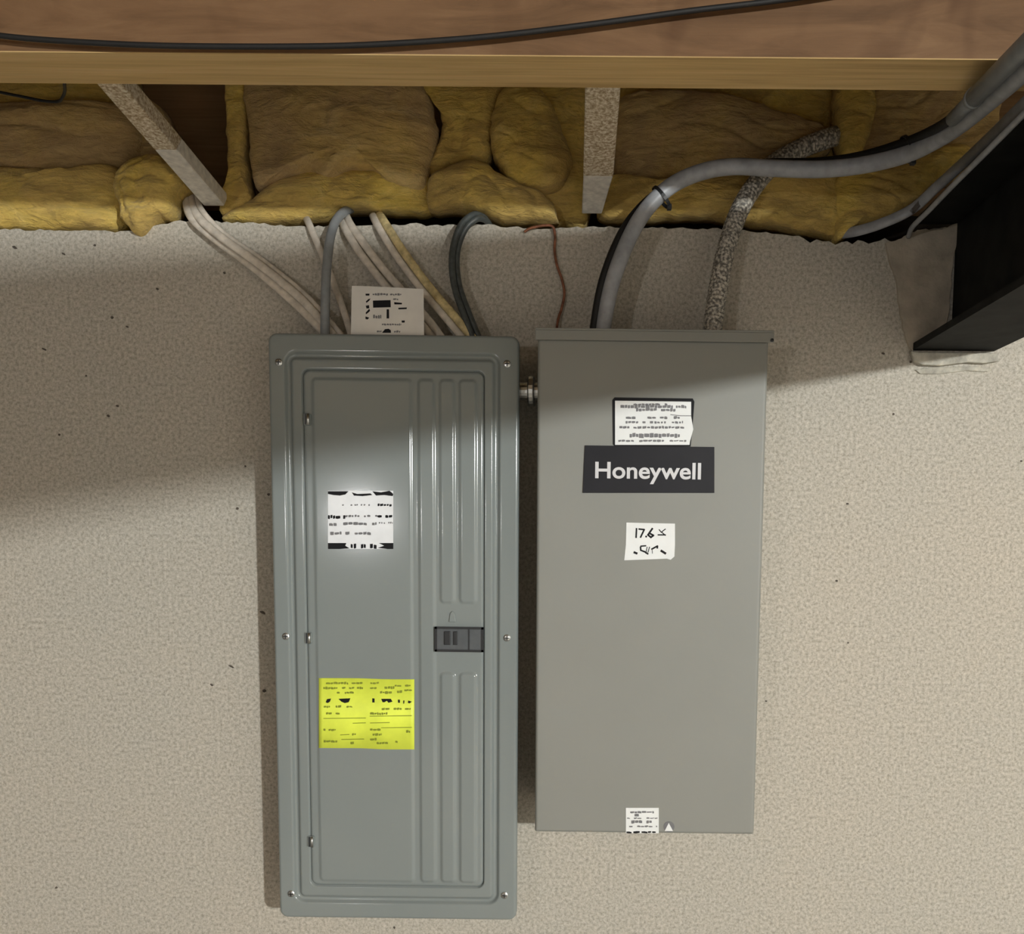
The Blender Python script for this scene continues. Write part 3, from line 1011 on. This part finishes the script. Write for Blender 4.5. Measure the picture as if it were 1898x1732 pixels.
xcyl(xa - 0.002, xb + 0.002, 0.014).build('pipe', STEEL, nip)
c1, c2 = P(979, 726, -0.06).x - za.x, P(991, 726, -0.06).x - za.x
xcyl(c1, c2, 0.024, 24).build('coupling', STEEL, nip, bevel=0.002)
xcyl(xb - 0.006, xb - 0.0005, 0.021, 8).build('locknut', STEEL, nip, bevel=0.001)
xcyl(xa + 0.0005, xa + 0.006, 0.021, 8).build('locknut', STEEL, nip, bevel=0.001)

# card standing on top of the breaker panel
Yc = -0.088
s = MB().prism([P(u, v, Yc) for u, v in [(652, 530), (690, 531), (785, 536), (786, 640), (650, 640)]], (0, 0.0015, 0)).build('card', CARDPAPER, None, origin=P(718, 640, Yc))
tag(s, 'white printed card standing upright on top of the breaker panel', 'card')
FC = Frame(P(718, 640, Yc), 0.0)
m = MB()
cu_ = lambda x: 630 + x * 180 / 1898
cv_ = lambda y: 510 + y * 130 / 1371
Yk = Yc - 0.00005
for pts in ([(500, 365), (580, 365), (575, 402), (505, 402)], [(505, 520), (560, 470), (600, 460), (570, 505), (520, 545)], [(505, 600), (570, 590), (575, 650), (520, 655)],
            [(575, 660), (590, 700), (560, 730), (510, 770), (505, 735)], [(500, 810), (575, 835), (540, 870), (500, 860)], [(645, 500), (990, 490), (995, 630), (650, 640)],
            [(915, 670), (960, 670), (962, 850), (912, 850)], [(1060, 530), (1215, 545), (1210, 575), (1065, 575)], [(1140, 640), (1310, 635), (1305, 665), (1145, 672)],
            [(1205, 890), (1270, 890), (1265, 930), (1210, 930)], [(830, 1120), (880, 1060), (950, 1050), (995, 1080), (1000, 1130), (830, 1130)]):
    m.prism([FC.loc(cu_(u), cv_(v), Yk) - Vector((0, 0, 0)) for u, v in pts], (0, -0.00012, 0))
m.build('bold_print', INK, s)
m = MB()
for (x0, x1, y0, y1, f) in ((640, 940, 355, 400, 1), (980, 1200, 360, 400, .8), (1040, 1140, 460, 490, 1), (650, 810, 770, 860, .8), (820, 1200, 950, 985, 1), (1160, 1220, 690, 830, .7), (680, 820, 1080, 1120, .8), (1060, 1190, 1090, 1125, 1)):
    smear(rng, m, FC, cu_(x0), cu_(x1), cv_(y0), cv_(y1), Yk, 2, 6, 1.0, f)
m.build('print', GREYINK, s)


# ------------------------------------------------------------------ cables
def cable(name, label, cat, pts, ra, rb, mat, group=None, n=12, per=9, wave=None):
    path = spline([P(u, v, Y) for u, v, Y in pts], per)
    ob = tube(MB(), path, ra, rb, n, True, wave).build(name, mat, None, True, origin=path[0])
    return tag(ob, label, cat, group)


WG = 'white cables entering the breaker panel'
F_ = (0.0062, 0.0036)
cable('white_cable', 'white flat cable, lowest of three slanting in from the left brace', 'cable',
      [(343, 352, 0.05), (352, 398, -0.008), (392, 438, -0.014), (470, 496, -0.018), (540, 556, -0.03), (585, 600, -0.045), (625, 645, -0.05)], 0.0070, 0.0036, WHITEJACKET, WG)
cable('white_cable', 'white flat cable, middle of three slanting in from the left brace', 'cable',
      [(352, 352, 0.05), (362, 395, -0.010), (405, 436, -0.022), (480, 490, -0.026), (548, 545, -0.036), (590, 588, -0.045), (632, 640, -0.05)], 0.0066, 0.0036, WHITEJACKET, WG)
cable('white_cable', 'white thin cable, topmost of three slanting in from the left brace', 'cable',
      [(362, 352, 0.05), (374, 390, -0.006), (418, 436, -0.012), (490, 486, -0.014), (560, 542, -0.028), (602, 585, -0.040), (644, 636, -0.045)], 0.0048, 0.0030, WHITEJACKET, WG)
cable('white_cable', 'white cable crossing behind the upright grey cable', 'cable',
      [(566, 402, 0.03), (574, 418, -0.006), (598, 475, -0.012), (622, 535, -0.02), (640, 585, -0.035), (656, 640, -0.04)], 0.0058, 0.0034, WHITEJACKET, WG)
cable('white_cable', 'white cable running down to the card, left one of the pair', 'cable',
      [(630, 402, 0.03), (640, 425, -0.01), (668, 470, -0.02), (700, 512, -0.025), (730, 548, -0.03), (780, 600, -0.04), (815, 645, -0.045)], *F_, WHITEJACKET, WG)
cable('white_cable', 'white cable running down to the card, right one of the pair', 'cable',
      [(640, 396, 0.03), (652, 420, -0.01), (688, 470, -0.02), (720, 510, -0.025), (752, 546, -0.03), (798, 598, -0.04), (832, 645, -0.045)], *F_, WHITEJACKET, WG)
cable('white_cable', 'white cable lying along the left of the cream cable', 'cable',
      [(690, 398, 0.03), (700, 418, -0.008), (735, 475, -0.018), (780, 535, -0.028), (825, 588, -0.045), (872, 645, -0.05)], 0.0060, 0.0036, WHITEJACKET, WG)
cable('cream_cable', 'cream yellow cable slanting down past the right of the card', 'cable',
      [(702, 396, 0.03), (714, 414, -0.010), (750, 470, -0.024), (796, 532, -0.034), (842, 586, -0.050), (892, 645, -0.052)], 0.0066, 0.0038, CREAMJACKET)
cable('grey_cable', 'grey round cable bending down into the breaker panel left of the card', 'cable',
      [(664, 384, 0.06), (648, 388, 0.03), (628, 402, -0.01), (614, 432, -0.035), (606, 490, -0.050), (603, 560, -0.058), (602, 645, -0.060)], 0.0072, 0.0072, GREYJACKET)
cable('dark_cable', 'dark grey cable looping down to the panel, outer one on the left', 'cable',
      [(908, 420, 0.02), (896, 403, 0.0), (876, 399, -0.018), (852, 422, -0.030), (838, 472, -0.036), (842, 530, -0.042), (862, 590, -0.050), (884, 645, -0.052)], 0.0052, 0.0052, DARKGREY, 'dark cables beside the card')
cable('dark_cable', 'dark grey cable looping down to the panel, inner one on the right', 'cable',
      [(912, 426, 0.02), (902, 410, 0.0), (884, 406, -0.018), (861, 427, -0.024), (847, 472, -0.028), (851, 528, -0.034), (872, 588, -0.044), (896, 645, -0.048)], 0.0050, 0.0050, DARKGREY, 'dark cables beside the card')
cable('copper_wire', 'thin reddish copper ground wire hanging down the bare wall', 'wire',
      [(972, 430, -0.004), (984, 423, -0.006), (1010, 418, -0.008), (1025, 421, -0.008), (1029, 440, -0.006), (1028, 462, -0.005), (1032, 490, -0.008), (1042, 520, -0.008), (1046, 545, -0.008), (1041, 572, -0.008), (1034, 595, -0.012), (1029, 640, -0.02)], 0.0022, 0.0022, COPPER, None, 8)

ser = [(1116, 650, -0.085), (1119, 600, -0.088), (1136, 520, -0.090), (1166, 442, -0.085), (1200, 386, -0.080), (1245, 344, -0.078), (1300, 319, -0.078), (1360, 309, -0.080), (1430, 312, -0.085),
       (1520, 314, -0.095), (1600, 306, -0.11), (1680, 286, -0.165), (1738, 258, -0.23), (1783, 228, -0.30), (1840, 181, -0.40), (1898, 130, -0.50), (1990, 48, -0.62)]
cable('grey_service_cable', 'thick pale grey cable arching from the transfer switch to the upper right', 'cable', ser, 0.0122, 0.0112, SERJACKET, None, 16)
blk = [(1097, 650, -0.085), (1102, 598, -0.088), (1117, 520, -0.088), (1146, 444, -0.080), (1180, 392, -0.068), (1230, 350, -0.060), (1298, 324, -0.055), (1360, 308, -0.056), (1430, 302, -0.066),
       (1520, 300, -0.082), (1600, 288, -0.105), (1680, 263, -0.17), (1735, 238, -0.25), (1775, 212, -0.33)]
cable('black_cable', 'black cable strapped along the thick grey arching cable', 'cable', blk, 0.0064, 0.0064, BLACKRUBBER)


def tie(label, u, v, Y, du, dv, half):
    """cable tie round both cables: strap ring plus head"""
    c = P(u, v, Y)
    t = (P(u + du, v + dv, Y) - c).normalized()
    nrm = Vector((-t.z, 0, t.x))
    root = empty('cable_tie', c)
    tag(root, label, 'cable tie', 'black ties on the arching cable')
    m = MB()
    n = 24
    loop = []
    for k in range(n + 1):
        a = 2 * PI * k / n
        loop.append(nrm * (half * math.cos(a)) + Vector((0, 1, 0)) * (0.0155 * math.sin(a)))
    vs, fs = [], []
    for p in loop:
        nn = p.normalized() * 0.0012
        vs += [p - t * 0.0026, p + t * 0.0026, p + t * 0.0026 + nn, p - t * 0.0026 + nn]
    for k in range(n):
        for q in range(4):
            fs.append((k * 4 + q, k * 4 + (q + 1) % 4, (k + 1) * 4 + (q + 1) % 4, (k + 1) * 4 + q))
    m.add(vs, fs).build('strap', BLACKPLASTIC, root)
    e = -nrm * half if nrm.z > 0 else nrm * half
    h = MB().box(e.x - 0.0035, e.x + 0.0035, e.y - 0.006, e.y + 0.003, e.z - 0.005, e.z + 0.003)
    h.build('head', BLACKPLASTIC, root, bevel=0.0008)


tie('black cable tie at the bend above the transfer switch', 1226, 366, -0.074, 36, -32, 0.0185)
tie('black cable tie near the black beam, on the right', 1682, 277, -0.167, 58, -28, 0.0185)

cable('armoured_cable', 'speckled metal armoured cable rising from the right of the switch into insulation', 'cable',
      [(1319, 650, -0.085), (1322, 600, -0.082), (1332, 530, -0.070), (1348, 455, -0.055), (1372, 388, -0.035), (1402, 340, -0.02), (1436, 303, -0.012), (1484, 276, 0.0), (1530, 258, 0.01), (1570, 246, 0.05)],
      0.0148, 0.0148, ARMOUR, None, 16, 30, (0.05, 0.0065))

# conduits and cables following the beam
cA, cB = P(1766, 221, -0.32), P(1990, -4, -0.68)
root = empty('plastic_conduit', cA)
tag(root, 'grey plastic conduit along the joist at the upper right corner', 'conduit')
d = cB - cA
tube(MB(), [Vector((0, 0, 0)), d * 0.26], 0.0088, n=18).build('lower_sleeve', PVC, root, True)
tube(MB(), [d * 0.24, d * 0.6, d], 0.0108, n=18).build('upper_pipe', PVC, root, True)
tube(MB(), [d * 0.225, d * 0.245], 0.0118, n=18).build('coupling_ring', GREYJACKET, root, True)
st = P(1794, 151, -0.375)
root = empty('pipe_strap', st)
tag(root, 'small zinc pipe strap under the joist end at upper right', 'bracket')
MB().box(-0.012, 0.010, -0.010, 0.004, -0.003, 0.0).build('strap_plate', STEEL, root, bevel=0.0006)
vs = [Vector((0.010, -0.003, -0.0015)), Vector((0.018, -0.004, -0.004)), Vector((0.022, -0.004, -0.012))]
tube(MB(), vs, 0.004, 0.0012, 8).build('strap_hook', STEEL, root)
MB().box(-0.006, 0.001, -0.0085, -0.0015, -0.0065, -0.003).build('screw_head', STEEL, root, bevel=0.0012)

cable('flat_grey_cable', 'pale flat cable sweeping up along the beam flange, the upper of two', 'cable',
      [(1555, 434, 0.02), (1590, 428, -0.004), (1635, 414, -0.012), (1690, 388, -0.03), (1735, 348, -0.07), (1790, 298, -0.15), (1845, 246, -0.25), (1900, 192, -0.36), (1990, 105, -0.50)], 0.0088, 0.0050, SERJACKET, 'flat cables along the beam')
cable('flat_grey_cable', 'pale thin cable hugging the black beam flange, the lower of two', 'cable',
      [(1684, 438, -0.008), (1692, 420, -0.05), (1722, 390, -0.11), (1768, 342, -0.21), (1830, 280, -0.325), (1900, 209, -0.43), (1990, 119, -0.545)], 0.0040, 0.0040, SERJACKET, 'flat cables along the beam')
s = MB().box(-0.004, 0.004, -0.006, 0.003, -0.012, 0.012).build('cable_staple', STEEL, None)
s.location = P(1700, 382, -0.038)
s.rotation_euler = (0, 0.7, 0)
tag(s, 'small metal staple pinning the pale cable beside the beam', 'staple')

cable('black_cable', 'long black cable sagging across the face of the wooden joist', 'cable',
      [(-150, 40, -0.462), (0, 66, -0.462), (150, 78, -0.462), (320, 85, -0.462), (560, 86, -0.462), (720, 81, -0.462), (900, 68, -0.462), (1080, 47, -0.462), (1280, 20, -0.462), (1470, -3, -0.462), (1700, -40, -0.462)],
      0.0030, 0.0030, BLACKRUBBER)
cable('thin_wire', 'thin dark kinked wire drooping under the joist at far left', 'wire',
      [(-60, 158, -0.2), (0, 171, -0.2), (40, 179, -0.2), (80, 187, -0.2), (108, 188, -0.2), (116, 180, -0.22), (120, 168, -0.25), (119, 150, -0.30)], 0.0020, 0.0020, BLACKRUBBER, None, 8)
